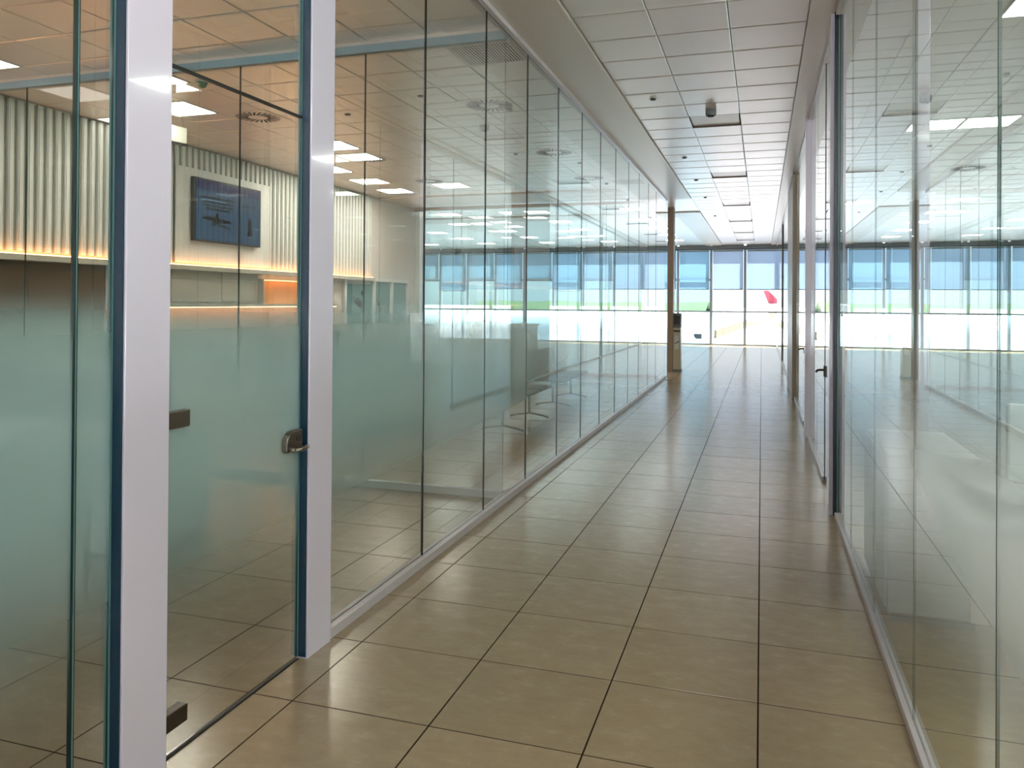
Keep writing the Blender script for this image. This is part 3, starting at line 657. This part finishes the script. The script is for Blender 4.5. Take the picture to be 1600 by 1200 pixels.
o = obj('grass_bank', bm, mat('bright_grass', lin((92, 112, 62)), .9)); o['label'] = 'low bright green grass bank beyond the apron'; o['category'] = 'hill'; o['kind'] = 'structure'
# service road barrier running away across the apron
p0, p1 = Vector((-8.4, 154, GZ)), Vector((7.8, 418, GZ)); dd = (p1-p0); ln = dd.length; ang = math.atan2(dd.y, dd.x)
t = thing('blast_fence', 'long low olive beige barrier running away across the apron', 'barrier', p0, ang)
FB = mat('olive_beige', lin((98, 88, 64)), .8)
n_ = 22
for k in range(n_):
    bm = bmesh.new(); a, b = ln*k/n_, ln*(k+1)/n_-.3; s = 1.5+1.9*k/n_
    addbox(bm, (a, -.2, 0), (b, .2, s)); obj('panel', bm, FB, t)
def liner(x, y, rz, sc_, lbl, finc):
    t = thing('airliner', lbl, 'aircraft', (x, y, GZ), rz); t.scale = (sc_,)*3
    WH = bpy.data.materials.get('aircraft_white') or mat('aircraft_white', lin((235, 235, 238)), .3)
    r = [.15, .9, 1.5, 1.85, 1.95, 1.95, 1.95, 1.9, 1.4, .7, .2]; xx = [17, 16.4, 15.2, 13.2, 10, 0, -6, -9, -13, -16.5, -18.5]; zz = [3.0, 3.1, 3.2, 3.3, 3.4, 3.4, 3.4, 3.5, 3.9, 4.5, 4.9]
    bm = bmesh.new(); tube(bm, [(a, 0, z) for a, z in zip(xx, zz)], r, 20); obj('fuselage', bm, WH, t)
    for s in (-1, 1):
        bm = bmesh.new(); v = [(3, s*1.6, 2.6), (-3, s*1.6, 2.6), (-6.5, s*16, 3.8), (-5, s*16, 3.8)]
        a = [bm.verts.new(p) for p in v]; b = [bm.verts.new((p[0], p[1], p[2]+.35)) for p in v]
        bm.faces.new(a); bm.faces.new(b)
        for k in range(4): bm.faces.new((a[k], a[(k+1) % 4], b[(k+1) % 4], b[k]))
        obj('wing', bm, WH, t)
        bm = bmesh.new(); tube(bm, [(4.2, s*5.2, 1.7), (3.6, s*5.2, 1.7), (.4, s*5.2, 1.8)], [.95, 1.05, .6], 18); e_ = obj('engine', bm, WH, t)
        bm = bmesh.new(); tube(bm, [(4.22, s*5.2, 1.7), (4.3, s*5.2, 1.7)], .78, 18); obj('intake', bm, BLACK, e_)
        bm = bmesh.new(); v = [(-14.5, s*.8, 4.4), (-17.5, s*.5, 4.5), (-19, s*5.5, 4.9), (-17.8, s*5.5, 4.9)]
        a = [bm.verts.new(p) for p in v]; b = [bm.verts.new((p[0], p[1], p[2]+.15)) for p in v]; bm.faces.new(a); bm.faces.new(b)
        for k in range(4): bm.faces.new((a[k], a[(k+1) % 4], b[(k+1) % 4], b[k]))
        obj('tailplane', bm, WH, t)
        bm = bmesh.new(); tube(bm, [(-1, s*2.8, .0+.5), (-1, s*2.8, 2.6)], .12, 8); tube(bm, [(-1, s*2.6, .5), (-1, s*3.0, .5)], .5, 16); obj('landing_gear', bm, BLACK, t)
    bm = bmesh.new(); v = [(-12.5, 5.2), (-17.8, 5.0), (-20, 10.8), (-18, 10.8)]
    a = [bm.verts.new((p[0], -.15, p[1])) for p in v]; b = [bm.verts.new((p[0], .15, p[1])) for p in v]; bm.faces.new(a); bm.faces.new(b)
    for k in range(4): bm.faces.new((a[k], a[(k+1) % 4], b[(k+1) % 4], b[k]))
    obj('tail_fin', bm, finc, t)
    bm = bmesh.new(); tube(bm, [(12, 0, .4), (12, 0, 2)], .1, 8); tube(bm, [(12, -.15, .4), (12, .15, .4)], .4, 14); obj('nose_gear', bm, BLACK, t)
    for s in (-1, 1):
        bm = bmesh.new(); addbox(bm, (15.3, s*.5, 3.75), (15.9, s*1.25, 4.15)); obj('cockpit_window', bm, BLACK, t)
liner(-20.5, 66, math.radians(0), 1.0, 'white airliner parked just outside the far windows', mat('fin_white', lin((228, 228, 235)), .4))
liner(27, 470, 0, 1.3, 'distant airliner with a red and violet tail fin on the apron', mat('fin_red', lin((150, 40, 60)), .5))
t = thing('floodlight_mast', 'thin floodlight mast standing beyond the left-hand far windows', 'mast', (-75, 110, GZ))
bm = bmesh.new(); tube(bm, [(0, 0, 0), (0, 0, 9.0)], .18, 8); obj('pole', bm, GREY, t)
bm = bmesh.new(); tube(bm, [(-2.5, 0, 9.2), (0, 0, 8.7), (2.5, 0, 9.2)], .1, 6); obj('crossarm', bm, GREY, t)
for q in (-2.4, 2.4): box('lamp', (q-.4, -.2, 9.1), (q+.4, .2, 9.5), GREY, t)
